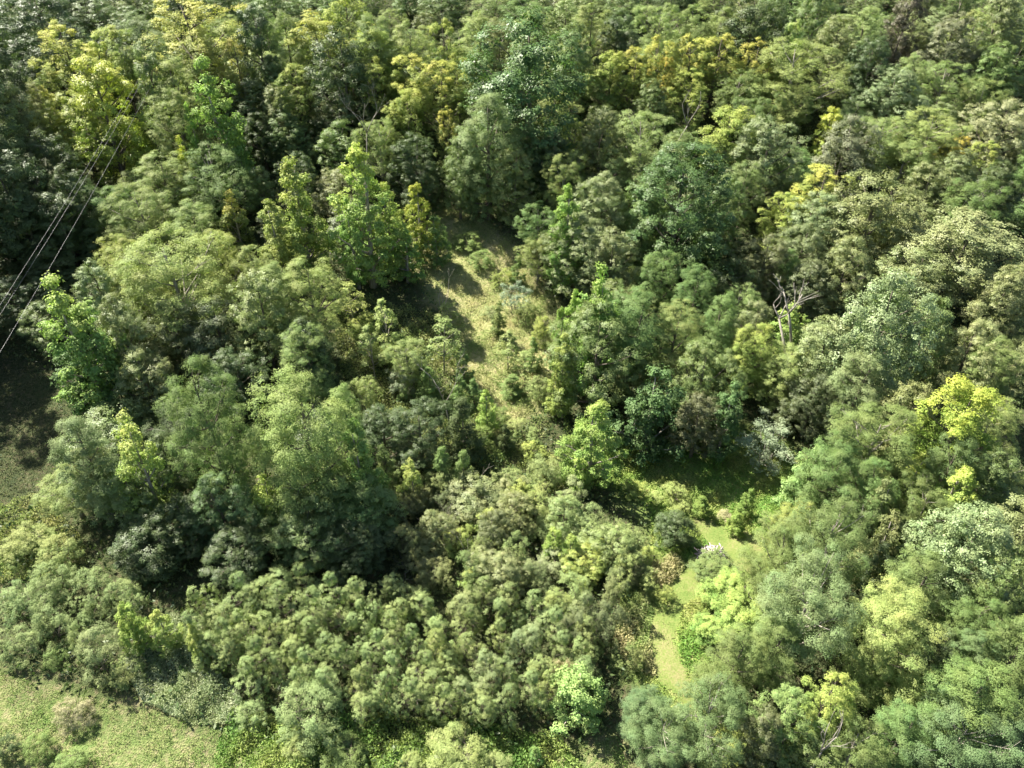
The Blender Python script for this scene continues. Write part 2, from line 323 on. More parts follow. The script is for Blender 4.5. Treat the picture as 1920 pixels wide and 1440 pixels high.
ROWS = """
45 0 140 17 oak DG|dark green rounded tree filling the top left corner
106 38 110 17 wal Y|gold topped tree left of the yellow-green maple near the top left corner|gold topped tree
170 70 70 15 wal YG|olive tree with yellow tips behind the vivid yellow-green maple
204 33 85 16 wal YG|yellowish green tree right of the gold topped tree in the top left
157 107 115 20 oak VY|vivid yellow-green round maple left of the power line wires|vivid yellow maple
55 151 60 14 wal Y|small yellow tipped crown below and left of the vivid yellow maple
124 172 95 14 oak YG|yellow-green lumpy crown just in front of the vivid yellow maple
20 155 80 16 oak SV|silvery green crown at the left edge beside yellow tipped trees
15 225 100 15 oak LG|grey green crown at the left edge under the silvery one
70 250 90 14 oak DG|dark green crown at left below the yellow-green lumpy crown
110 315 85 14 oak DG|dark green tree left of the wires with pale branch tips
45 292 90 14 oak OD|dark olive tree near the left edge level with the yellow poplar tip
15 355 90 14 oak DG|dark tree at the left edge in the shaded hollow
91 357 90 13 oak DG|dark tree left of the layered locust beside the wires
35 412 110 8 oak DG|very dark tree low at the left edge above the wires
130 400 90 8 oak DG|dark low tree in deep shade left of the layered locust
95 465 110 7 oak DG|shaded dark tree under the wires behind the vivid poplar
250 18 75 17 loc SV|silver grey feathery crown beside the large gold crown at the top
350 2 175 20 wal Y|large broad golden crown at the top left quarter|large golden crown
430 60 70 16 wal YB|bronze yellow crown touching the right side of the large golden crown
270 84 70 19 oak MG|mid green narrow crown where the wires vanish
305 102 75 18 loc LG|pale green feathery crown below the large golden crown
386 110 100 21 pop BG|bright green pointed poplar below the large golden crown|pointed bright poplar
317 165 95 17 loc LG|pale feathery locust left of the pointed bright poplar
340 190 50 16 pop BG|narrow green upright tree just left of the pointed bright poplar
437 226 38 13 pop BG|slender bright green spire right of the pointed bright poplar
335 256 40 13 pop VY|small vivid yellow poplar tip above the round locust
390 266 130 14 loc MG|round dense mid green locust in the left middle distance|round dense locust
290 285 100 13 loc LG|pale feathery tree left of the round dense locust
427 358 60 10 pop YB|small ragged gold tree in the dark gap right of the round locust|ragged gold tree
193 350 85 11 loc MB|green layered locust leaning over the dark corridor by the wires|layered locust
250 350 110 13 loc LG|soft pale locust right of the layered locust
350 375 90 12 loc LG|soft green crown in front of the round dense locust
300 428 190 17 loc LY|huge pale feathery locust with thin fanning branches at left|huge pale locust
215 440 100 14 loc LY|pale feathery crown joined to the left of the huge pale locust
400 430 90 12 loc LY|light green crown just right of the huge pale locust
465 460 80 12 loc LG|soft grey-green crown between the huge pale locust and the dark poplar group
570 483 110 14 loc LY|pale locust with visible trunk in front of the yellow-green tree pair|pale locust with visible trunk
505 490 70 13 loc LG|feathery crown left of the pale locust with visible trunk
170 490 75 13 oak SV|silvery leafed tree between the vivid poplar and the huge pale locust
503 370 80 13 pop LY|pale green pointed poplar in front of the loose yellow-green tree
540 286 105 18 pop YL|loose yellow-green tree left of the tall pale poplar|loose yellow-green tree
663 258 135 21 pop LP|tall broad pale green poplar with yellow tips in the middle left|tall pale poplar
725 330 70 15 pop LP|yellow tipped green poplar joined to the right of the tall pale poplar
650 375 60 13 pop BG|narrow bright green sapling in front of the tall pale poplar
600 240 65 5 shr SV|silver green sumac thicket bush behind the tall pale poplar
540 255 70 5 shr LG|pale bush left of the silver green sumac
575 265 60 5 shr LG|grassy looking pale bush below the silver green sumac
590 18 105 17 wal Y|yellow green crown lit at its top left of the shadowed dark tree
640 0 80 18 wal YG|yellow-green crown on the top edge above the shadowed dark tree
690 20 80 17 loc LG|light green crown on the top edge right of centre left
545 108 80 14 wal YL|yellow-green layered tree in front of the yellow crown at the upper left
630 48 120 18 oak DG|large shadowed dark tree between two yellow crowns at the top|shadowed dark tree
525 15 60 17 loc LG|light green flat layered crown left of the yellow crown at the top
470 8 80 18 oak DG|dark tree on the top edge right of the large golden crown
700 98 65 14 wal YG|yellow-green crown right of the shadowed dark tree
503 105 55 12 oak MG|small rounded dark green crown in the gap below the dark edge tree
460 148 90 11 oak DG|dark shaded crown right of the pointed bright poplar
520 155 70 11 oak OG|dull olive crown in the dark gap left of the yellow-green layered tree
530 205 70 9 oak MG|mid green low crown above the silver green sumac
480 210 60 9 oak DG|dark low crown right of the slender bright green spire
640 180 90 9 oak DG|dark low crown under the shadowed dark tree
480 308 50 9 oak MG|small green crown right of the slender spire's foot
697 38 80 16 wal YL|pale yellow-green crown above the yellow-green crown near the top centre
769 38 85 16 loc LG|flat topped light green locust above the gold pair
828 20 65 16 wal YG|upright yellow-green crown left of the giant dark tree's top
890 20 75 16 loc LG|light green airy crown touching the top left of the giant dark tree
996 22 215 24 oak GI|giant many lobed dark green tree in the upper middle|giant dark tree
766 85 80 15 wal Y|golden crown left of the giant dark tree, the left one of the pair
824 100 90 15 wal Y|golden crown with ragged tips nearest the giant dark tree's left side
860 90 50 14 wal YG|small gold edged crown squeezed between golden pair and giant dark tree
758 162 65 13 wal YG|yellow-green crown below the left golden crown
733 191 60 11 wal YG|small yellow-green crown right of the dead branches at the upper left
835 200 45 11 wal YB|small bronze crown below the golden crown with ragged tips
912 164 90 19 loc OL|tall grey-olive vine covered tree in front of the giant dark tree|vine covered tree
704 212 80 12 loc LG|pale blue-green upright crown right of the silver green sumac
875 235 60 13 oak MG|mid green crown left of the vine covered tree
857 262 70 12 oak MG|dull green tree at the left foot of the vine covered tree
962 277 75 12 oak LG|silvery green tree at the right foot of the vine covered tree
977 219 65 13 oak MG|mid green tree right of the vine covered tree top
1030 250 80 11 oak DG|dark crown under the giant dark tree
770 250 90 12 oak DG|dark crown in shade left of the vine covered tree
790 300 70 9 oak DG|low dark crown behind the gold tipped poplar
1072 220 55 12 wal YG|small yellow-green crown right below the giant dark tree
1130 202 85 14 oak OG|dark olive tree left of the broad olive crown|dark olive tree
1218 203 135 15 loc OL|broad smooth grey-olive crown in the upper right centre|broad olive crown
1290 275 190 20 oak GI|massive clumpy dark green tree right of centre in the upper half|massive clumpy tree
1365 330 90 14 oak MB|green lobed crown joined to the right of the massive clumpy tree
1215 340 90 13 oak MB|green lobed crown at the left foot of the massive clumpy tree
1057 289 75 12 loc LG|light green crown above the bright poplar by the clearing
1066 338 84 16 pop BG|bright green spire right of the grassy clearing's upper end|bright spire by the clearing
1130 326 95 13 oak SV|silvery grey-green crown between the bright spire and the massive clumpy tree
1008 385 70 9 loc MB|green layered locust at the top right edge of the clearing
1010 432 70 8 loc LG|soft pale crown right of the clearing's narrow upper end
1088 403 112 12 oak OG|broad dull olive tree below the bright spire by the clearing
1150 430 90 12 oak OG|dull crown left of the pale locusts under the massive tree
778 338 70 12 pop VY|gold tipped slender poplar left of the clearing's upper end|gold tipped poplar
755 430 62 8 pop BG|small bright green poplar standing before the dark trees by the clearing
815 400 60 8 pop MB|green bushy tree at the left edge of the clearing's upper end
1075 44 70 15 oak MG|green crown behind the giant dark tree's right shoulder
1160 20 70 15 oak DG|dark crown on the top edge left of the golden row
1240 5 80 15 loc LG|light green crown on the top edge above the golden row
1112 8 80 15 loc LG|pale crown on the top edge right of the giant dark tree
1180 55 60 13 oak DG|small dark crown just above the left end of the golden row
1150 90 75 13 wal YG|yellow-green crown at the left end of the golden row
1195 74 70 14 wal Y|golden crown second from the left in the golden row
1242 58 70 15 wal Y|golden crown at the highest point of the golden row
1246 98 55 13 wal OR|brightest orange-yellow crown in the golden row|brightest orange crown
1304 56 75 14 wal Y|golden crown right of the brightest orange crown
1350 50 75 14 wal Y|golden crown in the right part of the golden row
1424 72 80 13 wal YB|bronze gold crown at the right end of the golden row
1446 102 55 12 wal YG|small yellow-green crown under the right end of the golden row
1295 126 75 12 wal YG|olive and yellow crown below the golden row
1391 122 85 12 loc MG|dull green crown below the middle of the golden row
1230 150 70 11 oak MG|mid green crown left behind the forked dead snag
1424 0 110 16 oak DG|dark green tree on the top edge right of the middle|dark top edge tree
1493 35 50 13 oak VL|small rounded bright yellow-green crown right of the dark top edge tree
1358 12 70 14 loc LG|light green crown on the top edge left of the dark top edge tree
1300 8 75 14 loc LG|pale green crown on the top edge above the gold row's right half
1510 68 165 16 loc LG|large domed grey-green locust right of the golden row|large domed locust
1650 68 85 14 oak DG|dark green crown right of the large domed locust
1577 30 90 14 oak OG|olive grey crown behind the large domed locust
1712 0 65 16 oak PU|narrow dark purplish crown at the top right|purplish crown
1640 5 70 14 loc LG|pale green crown on the top edge left of the purplish crown
1540 0 75 14 oak MG|mid green crown on the top edge above the large domed locust
1796 28 95 15 oak BR|round brown-grey crown right of the purplish crown|round brown crown
1690 124 105 13 oak SV|silver leafed oak crown right of the large domed locust|silver oak
1716 97 65 13 loc LG|light green crown touching the top of the silver oak
1792 108 100 13 loc LG|light layered locust below the round brown crown
1890 84 80 13 oak MB|green crown at the right edge near the top
1854 80 45 11 oak DG|small dark crown right of the round brown crown
1895 0 80 15 oak OG|dark olive crown in the top right corner
1845 8 70 14 wal YO|yellowish olive crown left of the top right corner
1860 140 90 12 loc LG|pale green crown at right above the pinkish crown
1890 185 110 13 oak PK|pale pinkish-olive crown at the right edge in the upper part|pinkish crown
1570 200 50 11 oak VY|small bright yellow tree left of the brown crown in the upper right
1606 212 105 14 oak BR|tall brown-olive crown in the upper right quarter|tall brown crown
1453 222 115 14 oak SV|silver speckled crown left of the tall brown crown|silver speckled crown
1380 198 100 13 wal YL|yellow-green crown right of the broad olive crown
1425 180 70 11 loc MG|mid green crown between yellow-green crown and large domed locust
1500 165 70 10 loc MG|soft green crown right under the large domed locust
1550 300 95 13 wal Y|round golden tree standing out among green and brown crowns|round golden tree
1504 308 50 9 loc LG|small pale crown touching the left of the round golden tree
1475 357 80 10 wal YL|yellow-green crown below and left of the round golden tree
1402 300 70 12 loc MG|soft green crown right of the massive clumpy tree's top
1540 365 115 12 oak SV|silver-olive crown below the round golden tree
1657 324 160 15 oak OG|wide grey-olive crown in the right middle distance|wide grey-olive crown
1803 246 60 9 wal OR|narrow orange topped crown near the right edge|narrow orange crown
1855 262 75 10 wal YL|yellow-green crown right of the narrow orange crown
1748 210 110 12 loc LG|light green layered crown left of the pinkish crown
1660 205 100 12 loc LG|light green crown right of the tall brown crown
1712 250 100 11 loc LG|pale layered crown left of the narrow orange crown
1840 345 100 12 loc MB|flat layered green locust at right below the narrow orange crown
1810 285 75 11 oak OG|olive crown between narrow orange crown and flat layered locust
1760 305 80 11 oak OG|olive crown upper right of the wide grey-olive crown
1885 305 80 12 oak DG|dark crown at the right edge beside the flat layered locust
1830 405 190 14 oak PO|large pale olive clumpy tree at the right edge|large pale olive tree
1905 500 90 12 oak PO|pale olive crown on the right edge under the large pale olive tree
1740 460 110 12 oak OG|grey-olive crown left of the large pale olive tree
1482 463 40 11 loc MB|small green crown in the dark zone left of the dull olive trees
1600 446 100 12 oak OG|dull olive crown below the wide grey-olive crown
1510 420 90 12 oak OG|dull dark olive crown below the silver-olive crown
1530 490 90 10 oak OD|dark olive crown behind the bleached dead limbs
1440 440 100 12 oak OD|dark olive crown below right of the massive clumpy tree
1380 480 80 10 oak DG|dark crown in shade behind the pale locust group
1246 466 75 12 loc MB|small layered locust directly under the massive clumpy tree
1311 499 75 13 loc MB|layered locust right of the layered one under the massive tree
1267 564 90 13 loc LG|pale green locust in front of the layered pair
1366 546 65 13 loc MB|narrow stacked green locust left of the bleached dead limbs
1424 560 60 11 oak OG|small olive crown left of the yellow-green bush by the dead limbs
1486 572 75 9 pop VL|yellow-green leafy crown at the foot of the bleached dead limbs|yellow-green leafy crown
1428 605 80 11 loc YL|yellowish green crown left of the yellow-green leafy crown
1490 648 85 10 loc LG|soft green crown under the yellow-green leafy crown
1705 503 165 20 oak SV|big silver-green domed oak in the right half|big silver-green oak
1765 560 90 14 oak MG|green shaded crown right of the big silver-green oak
1840 604 105 12 oak PO|pale olive crown near the right edge above the vivid yellow tree
1895 635 80 12 loc MG|mid green crown at the right edge above the vivid yellow tree
1632 662 95 13 loc SV|silvery upright crown in front of the big silver-green oak
1566 605 110 13 oak SV|silver green crown left of the big silver-green oak
1540 700 90 9 oak OD|dark olive crown in shade left of the silvery upright crown
1600 770 80 7 oak DG|dark low crown behind the young locusts at right
1836 705 135 16 wal VV|vivid lime yellow tree near the right edge|vivid lime tree
1723 722 95 12 oak OG|olive leafed crown left of the vivid lime tree
1660 770 140 13 loc MG|fine textured mid green locust left below the vivid lime tree
1530 842 75 9 pop PB|pale bright broad leafed young tree at the clearing's right edge|pale broad leafed tree
1585 824 115 12 loc MB|soft green locust right of the pale broad leafed tree
1730 842 60 10 pop YG|yellow speckled sapling below the olive leafed crown
1811 812 90 12 loc MG|mid green feathery crown under the vivid lime tree
1880 850 90 11 oak MG|green crown at the right edge under the vivid lime tree
1647 866 95 11 loc MB|soft green locust in the middle of the right hand grove
1672 900 85 11 pop OG|olive broad leafed crown in front of the soft green locust in the right grove
1822 870 110 11 pop LP|broad leafed yellow-green crown above the big silver-green bottom right tree
1750 915 100 10 loc MG|feathery green crown left of the broad leafed yellow-green crown
1450 797 110 5.5 sil SG|silver-white leafed shrub at the edge of the shaded clearing|silver shrub
1377 713 75 11 pop DB|dark bright-tipped upright tree above the silver shrub
1318 742 75 9 oak BD|brownish dark tree in the shade behind the clearing
1230 680 150 13 pop DB|large dark green tree at the shaded edge of the clearing|large shaded tree
1138 503 90 18 pop BG|bright green upright poplar right of the dry grass clearing|bright upright poplar
1078 538 55 13 pop BG|narrow bright green poplar left of the bright upright poplar
1056 568 40 12 pop BG|slim bright sapling at the right edge of the dry grass
1195 540 110 15 loc MB|domed blue-green locust right of the bright upright poplar|domed blue-green locust
1062 628 52 12 pop YV|slender yellow-green birch-like tree at the dry grass edge
1046 690 45 7 pop YV|short yellow-green tree in front of the slender yellow-green one
1130 578 150 15 oak MG|big dull green tree in front of the bright upright poplar
1330 640 110 12 oak MG|mid green tree in front of the narrow stacked locust
1119 747 115 12 pop BY|bright star shaped sycamore standing alone left of the shaded grass|star shaped sycamore
1080 850 70 5 pop BY|small bright sycamore bush at the left foot of the star shaped sycamore
933 560 30 5.5 ced MG|dark thin juniper standing alone in the dry grass|lone juniper
966 528 52 4.5 sil SG|silver grey bare looking shrub at the right of the dry grass|grey bare shrub
919 572 36 1.5 shr SV|low pale silvery bush left of the lone juniper's top
840 560 50 6 sap LG|thin pale tree on the left edge of the dry grass
824 588 65 9 sap LG|tall thin locust with visible trunk left of the dry grass|thin trunked locust
718 562 60 9 sap LY|tall thin pale locust in the brushy slope left of the clearing
690 610 55 8 sap LG|thin pale sapling left of the tall thin pale locust
649 520 60 8 sap LY|umbrella shaped small yellow-green tree above the brushy slope
760 640 70 7 loc LG|light green crown between the two thin locusts
748 692 55 4 sil SG|silver-white leafed shrub on the brushy slope
675 700 60 7 loc LG|small clustered crown left of the silver-white shrub on the slope
952 618 50 6 sap LG|open sapling with thin trunk in the lower dry grass
1000 630 36 5 ced MB|green juniper at the right side of the lower dry grass
1020 590 45 4 shr YL|yellowish bush between slim sapling and dry grass
868 652 42 5 ced MB|juniper on the left edge of the lower dry grass
911 728 45 7 pop BY|thin yellow-green sapling below the dry grass|thin yellow-green sapling
888 706 45 5 ced MB|soft green juniper behind the thin yellow-green sapling
824 832 65 7 ced MB|pointed juniper left of the pair in front of the dark hollow
864 842 55 7 ced MB|pointed juniper right of its twin in front of the dark hollow
718 830 65 7.5 ced MG|dark pointed juniper right of the bright poplar in the lower left centre
868 748 85 9 ced DG|tall shadowed juniper at the brink of the dark hollow
970 472 32 5 ced MB|slim juniper at the upper right edge of the dry grass
948 795 40 4 ced DG|small dark juniper left of the sycamore
780 760 110 9 oak DG|dark tree in the hollow left of the shadowed juniper
710 770 90 8 oak DG|very dark shaded tree behind the bright poplar in the lower left centre
560 600 90 11 oak DG|dark tree behind the soft bright locust in the left centre
660 792 90 14 pop BM|bright green poplar leaning on the right of the twin domed locust|leaning bright poplar
766 863 50 7 pop YV|pale yellow-green sapling in front of the dark pointed juniper
1020 853 80 4.5 shr OL|rounded grey-olive shrub left of the small sycamore bush
945 880 70 4 shr OL|rounded grey-olive shrub behind the yellow sprigs
824 880 75 4.5 shr OL|rounded grey-olive shrub in front of the twin junipers
890 888 45 4.5 pop YV|yellow sprig tree left of the middle of the olive thicket|yellow sprig tree
977 898 60 4 pop YV|wide yellow leafed sprig bush right of the yellow sprig tree
918 948 60 4.5 pop YV|yellow leafed bush just below the yellow sprig tree
1042 985 55 5 pop BY|yellow-green poplar shoot in the lower olive thicket
1075 1000 50 5 pop BY|yellow-green leafy shoot right of the poplar shoot in the olive thicket
885 1062 50 3.5 pop YV|small bright yellow bush at the top of the puffy thicket
98 521 135 18 pop VL|vivid lime poplar with pointed tip at the left above the dark hollow|vivid lime poplar
130 600 130 12 pop DB|darker green skirted tree behind the vivid lime poplar's right side
470 514 100 14 oak OL|grey olive tree right of the huge pale locust
430 660 100 9 oak DG|dark crown between the tall domed locusts in the left centre
390 560 110 11 oak OD|dark olive crown in front of the huge pale locust's right side
255 655 95 9 oak OG|olive brown crown left of the tall domed locust
210 560 90 13 oak OG|dull grey crown in front of the huge pale locust's left side
310 560 90 11 oak OD|dark olive crown beneath the huge pale locust
565 606 90 12 loc LB|soft bright green locust in the left centre|soft bright locust
346 668 138 20 loc MB|tall domed green locust in the left centre|tall domed locust
530 702 158 20 loc LB|broad twin domed bright locust in the lower left centre|twin domed locust
624 724 72 15 loc LB|rounded bright crown joined to the right of the twin domed locust
474 800 40 7 loc MG|small feathery crown low at the left foot of the twin domed locust
120 783 88 14 loc GG|grey-green domed locust beside the dark hollow at left|grey-green locust
219 776 95 15 pop YV|yellow-green pointed tree right of the grey-green locust|yellow-green pointed tree
157 838 75 9 oak RU|rusty olive crown between grey-green locust and yellow-green pointed tree
215 880 100 9 oak MG|green broad leafed tree in front of the yellow-green pointed tree
115 890 95 6 loc LG|wide soft pale bush in front of the grey-green locust
290 815 60 10 oak DG|dark green tree touching the left of the tall domed locust
400 905 115 8 oak DB|dark green rounded tree in the shade below the tall domed locust
490 890 90 8 pop LP|light leafed vine covered tree below the twin domed locust
580 860 130 10 oak MG|mid green tree in front of the twin domed locust
670 900 110 8 oak MB|mid green broad tree below the leaning bright poplar
560 960 120 7 oak MG|speckled dark green crown above the puffy thicket
330 940 110 7 oak DG|dark crown in shade below the tall domed locust's left side
260 985 100 6 oak DG|dark low crown right of the soft pale bush at the left
430 1000 110 6 oak DG|dark low tree above the left end of the puffy thicket
660 985 110 6 oak DG|dark low tree above the middle of the puffy thicket
45 985 85 3 shr YO|yellowish green bush at the left edge by the hollow's lower lip
20 1010 80 3 shr YO|yellowish bush at the left edge below its neighbour by the hollow
100 1010 80 3.2 shr YO|yellow-olive bush right of the two at the left edge
22 1097 85 4 shr OL|grey-olive shrub at the left edge of the lower thicket
85 1060 85 4 shr OL|grey-olive shrub behind the left lower thicket
150 1075 80 4.5 shr OL|broad grey-olive shrub at the middle of the left lower thicket
218 1088 60 4.5 shr OL|grey-olive shrub at the right end of the left lower thicket
80 1132 80 4.5 shr OL|tall grey-olive shrub in front of the left lower thicket
28 1170 85 4 shr OL|dull olive shrub at the left edge in front of the thicket
95 1215 45 2.4 shr MB|green shrub left of the lone upright olive shrub
224 1132 58 6.5 pop BY|bright broad leafed sapling right of the lone upright olive shrub|bright broad leafed sapling
288 1146 60 5.6 pop YV|small yellow leafed tree right of the bright broad leafed sapling
354 1170 42 5.5 pop YV|slender pale yellow sapling at the left end of the puffy thicket
165 1180 75 6 shr SV|lone upright silvery shrub at the meadow's upper edge|lone upright shrub
135 1168 40 4.6 shr OL|narrow olive shrub against the left of the lone upright shrub
230 1240 68 2 shr YO|low yellowish green bush right of the lone upright shrub
125 1322 68 2.3 bru BN|round brown dry bush alone on the meadow|brown dry bush
5 1386 55 2.2 shr DG|dark green round bush at the left edge of the meadow
62 1384 60 2 shr GM|feathery green bush near the bottom left corner
125 1418 70 1.5 shr GM|low green bush on the bottom edge left
1085 1252 130 7 pop PB|pale lime broad leafed tree beside the puffy thicket's lower right|pale lime broad leafed tree
1005 1398 32 2.5 pop BM|small bright sapling near the bottom edge centre
1062 1240 62 4.5 bru BN|brown twiggy shrub behind the pale lime broad leafed tree
1135 1120 85 6.5 shr OD|dusky olive shrub with dark bare stem at the right of the puffy thicket
1080 1150 70 5 shr OD|dusky brown-olive shrub left of the one with the dark stem
1192 1045 85 4.5 shr LG|light shrub throwing a round shadow on the trail
575 1305 135 5 shr OL|large rounded olive shrub standing at the lower edge of the puffy thicket|large rounded shrub
685 1300 70 4.2 shr OL|rounded olive shrub right of the large rounded shrub
470 1325 65 2.2 shr OL|low pale olive shrub left of the large rounded shrub
640 1395 90 1.8 shr MB|low green bush near the bottom edge below the large rounded shrub
850 1385 130 3.2 shr LG|broad pale olive shrub on the bottom edge at the centre
765 1425 60 2 shr LG|pale green shrub left of the broad shrub on the bottom edge
935 1425 60 2 shr OL|dull green shrub right of the broad shrub on the bottom edge
613 1282 26 2.2 bru PU|small dark purple-brown bush above the large rounded shrub
1272 965 62 4.2 oak DG|round dark green bush beside the mown trail|round dark bush
1262 918 70 2.2 shr LY|pale yellowish bush behind the round dark bush
1340 1052 70 2 oak MG|low dark bush under the pinkish brush pile
1320 930 36 2.6 ced YC|small yellow-green juniper at the left of the pair by the trail
1408 912 38 4.2 ced YC|taller yellow-green juniper by the shaded grass
1386 958 40 3 ced YC|squat juniper casting a shadow across the trail
1362 955 32 1.4 shr TN|tan dry grass clump between the two junipers by the trail
1500 935 70 7 loc LY|light yellow-green locust at the right of the junipers
1480 960 70 6 loc LG|soft grey-green locust overhanging the trail's right side
1372 1092 90 3 wal VL|bright lime low tree on the trail's right bank|bright lime low tree
1410 1105 90 3.6 wal VL|bright lime bush touching the right of the bright lime low tree
1335 1165 55 2.4 wal VL|lime green bush at the trail's edge in front of the bright lime low tree
1490 998 110 11 loc MG|dark feathery locust right of the trail's bend
1585 968 150 12 loc MG|large smooth mid green locust in the lower right quarter|large smooth locust
1690 960 90 11 pop OG|dark speckled tree right of the large smooth locust
1680 1030 90 8 oak DG|dark crown in the gap above the big pale yellow tree
1548 1073 165 13 loc GG|wide grey-green locust in the middle of the lower right grove|wide grey-green locust
1395 1190 105 9 loc MG|mid green locust leaning over the lower trail
1460 1170 95 9 loc MG|green locust between the lower trail and the wide grey-green locust
1712 1122 155 13 loc PY|big pale yellow crown in the lower right grove|big pale yellow crown
1660 1185 60 10 loc PY|pale yellow crown joined to the left side of the big pale yellow crown
1581 1257 85 11 wal YL|yellow crown with forked trunk in the lower right grove|yellow forked tree
1500 1297 100 9 wal LB|light green lobed crown left of the yellow forked tree
1840 961 165 14 oak SL|big silver-green tree near the right edge in the lower part|big silvery tree
1741 1041 110 12 loc MG|soft mid green crown between the big silvery tree and the big pale yellow crown
1862 1126 115 11 loc MB|green domed crown at the right edge below the big silvery tree
1780 1190 90 9 oak DG|dark gap filling crown right of the big pale yellow crown
1850 1190 90 10 loc BL|blue-green crown below the green domed crown at the right edge
1845 1260 155 11 loc MB|wide green locust at the right edge right below the big pale yellow crown
1818 1358 170 9 loc BL|wide blue-green crown at the bottom edge near the right corner
1895 1320 90 9 oak MG|green crown in the bottom right corner
1345 1300 140 9 loc BL|blue-green feathery locust at the trail's lower end|blue-green locust
1215 1300 75 6 loc BL|small blue-green crown left of the larger blue-green locust
1240 1350 110 7 loc BL|blue-green crown on the bottom edge under the trail's end
1390 1395 140 5 shr YL|light yellow-green low crown on the bottom edge right of the blue-green locust
1440 1340 80 7 oak OD|dark olive tree between blue-green locust and yellow forked tree
1625 1370 120 8 loc MG|mid green crown on the bottom edge below the yellow forked tree
1720 1330 110 9 loc MB|green feathery crown on the bottom edge below the big pale yellow crown
1540 1385 80 6 oak MG|mid green crown on the bottom edge left of the forked trunk
-20 280 130 18 oak DG|tall dark tree cut by the left edge above the dark hollow's corridor
1385 1150 75 3.2 wal VL|lime green low crown below the bright lime low tree
1440 1140 70 3.8 wal LB|bright green low crown right of the lime cluster by the trail
905 468 50 2.5 shr GM|small green bush high in the dry grass clearing
942 500 42 2.2 shr YL|small yellowish bush at the right of the upper dry grass
880 436 55 2.2 shr GM|low green bush at the narrow top of the dry grass clearing
985 562 48 3.2 shr LG|pale bush right of the lone juniper
1012 705 52 3 shr LG|light bush at the right edge of the lower dry grass
960 700 45 3.2 ced MB|small juniper with a dark shadow in the lower dry grass
985 655 42 5 sap LG|thin pale sapling between junipers in the lower dry grass
838 640 40 2.2 shr GM|small green bush at the left edge of the dry grass
932 762 62 2.6 shr GM|green bush at the lower end of the dry grass
975 792 65 2.6 shr YO|yellow-olive bush just above the star shaped sycamore's left side
860 700 45 5 ced MB|juniper standing left of the thin yellow-green sapling
800 682 52 5 ced GM|light juniper below the thin trunked locust
745 622 60 5 ced GM|soft green juniper on the brushy slope behind the silver-white shrub
700 642 60 3 shr YL|yellowish bush on the brushy slope left of the soft green juniper
772 705 52 3.4 shr GM|green bush on the brushy slope right of the silver-white shrub
682 590 60 3.2 shr YL|light yellow-green bush at the top left of the brushy slope
905 800 55 3 shr GM|green bush left of the small dark juniper
1000 830 50 2.2 shr YL|pale bush on the bright grass left of the star shaped sycamore
1190 905 55 1.6 shr YL|low yellowish tuft on the sunlit grass left of the trail
1225 1030 45 1.8 shr YL|pale bush on the bank left of the round dark bush
1300 1010 30 1 shr BM|low green clump at the inner bend of the trail
1245 1100 50 2 shr YL|pale grassy bush at the left edge of the lower trail
1180 1215 60 2.4 shr YO|tan-green bush on the bank left of the lower trail
560 1385 70 2.0 shr LG|low pale bush on the bottom edge left of the low green bush
1925 1040 110 13 oak MG|mid green tree cut by the right edge beside the big silvery tree
1935 1170 110 12 loc MG|feathery tree cut by the right edge level with the pale yellow crown
1940 930 110 13 oak OG|dull olive tree cut by the right edge below the vivid lime tree
"""
HS = 0.82; WS = 1.2
# ------------------------------------------------------------------ the individual trees and bushes (photo x, y of the crown top, crown width, height in m)
PLACED = []
SHORT = []
for line in ROWS.strip().splitlines():
    parts = line.split('|'); px, py, wd, h, sp, col = parts[0].split()
    px, py, wd, h = float(px), float(py), float(wd), float(h)
    h *= HS
    top = py if py > 3 else py - 25
    x, y, dep = at(px, top + 3, h*0.97)
    r = 0.5*wd*dep/FPX*WS
    plant(sp, x, y, h, r, col, parts[1])
    PLACED.append((x, y, r, h, sp, px, py))
    if len(parts) > 2: SHORT.append((x, y, r, parts[2], px, py))
# ------------------------------------------------------------------ the ground: one sheet, fine near, coarse to the horizon
def inpoly(x, y, poly):
    x = np.asarray(x, float); y = np.asarray(y, float); c = np.zeros(x.shape, bool); n = len(poly)
    for i in range(n):
        x1, y1 = poly[i]; x2, y2 = poly[(i+1) % n]
        if y1 == y2: continue
        c ^= ((y1 > y) != (y2 > y)) & (x < (x2-x1)*(y-y1)/(y2-y1)+x1)
    return c
def distpoly(x, y, poly):
    """signed distance (inside negative)"""
    x = np.asarray(x, float); y = np.asarray(y, float); d = np.full(x.shape, 1e9); n = len(poly)
    for i in range(n):
        ax, ay = poly[i]; bx, by = poly[(i+1) % n]; dx, dy = bx-ax, by-ay; L2 = dx*dx+dy*dy+1e-9
        t = np.clip(((x-ax)*dx+(y-ay)*dy)/L2, 0, 1); d = np.minimum(d, np.hypot(x-ax-t*dx, y-ay-t*dy))
    return np.where(inpoly(x, y, poly), -d, d)
def world(pts): return [at(px, py)[:2] for px, py in pts]
MEADOW = world([(-260, 1225), (0, 1262), (130, 1300), (260, 1330), (340, 1345), (440, 1385), (640, 1460), (800, 1470), (1000, 1400), (1160, 1400), (1200, 1480), (1100, 1620), (-400, 1620)])
DRY = world([(800, 395), (850, 392), (905, 425), (965, 470), (1000, 530), (1045, 600), (1050, 690), (1010, 760), (960, 810), (940, 870), (900, 850), (870, 760), (850, 690), (840, 600), (800, 560), (770, 500), (800, 440)])
LAWN = world([(1090, 850), (1200, 820), (1330, 800), (1470, 830), (1500, 900), (1500, 960), (1470, 1050), (1440, 1110), (1380, 1130), (1330, 1150), (1330, 1240), (1330, 1330), (1240, 1340), (1190, 1250), (1190, 1120), (1220, 1050), (1220, 960), (1150, 910)])
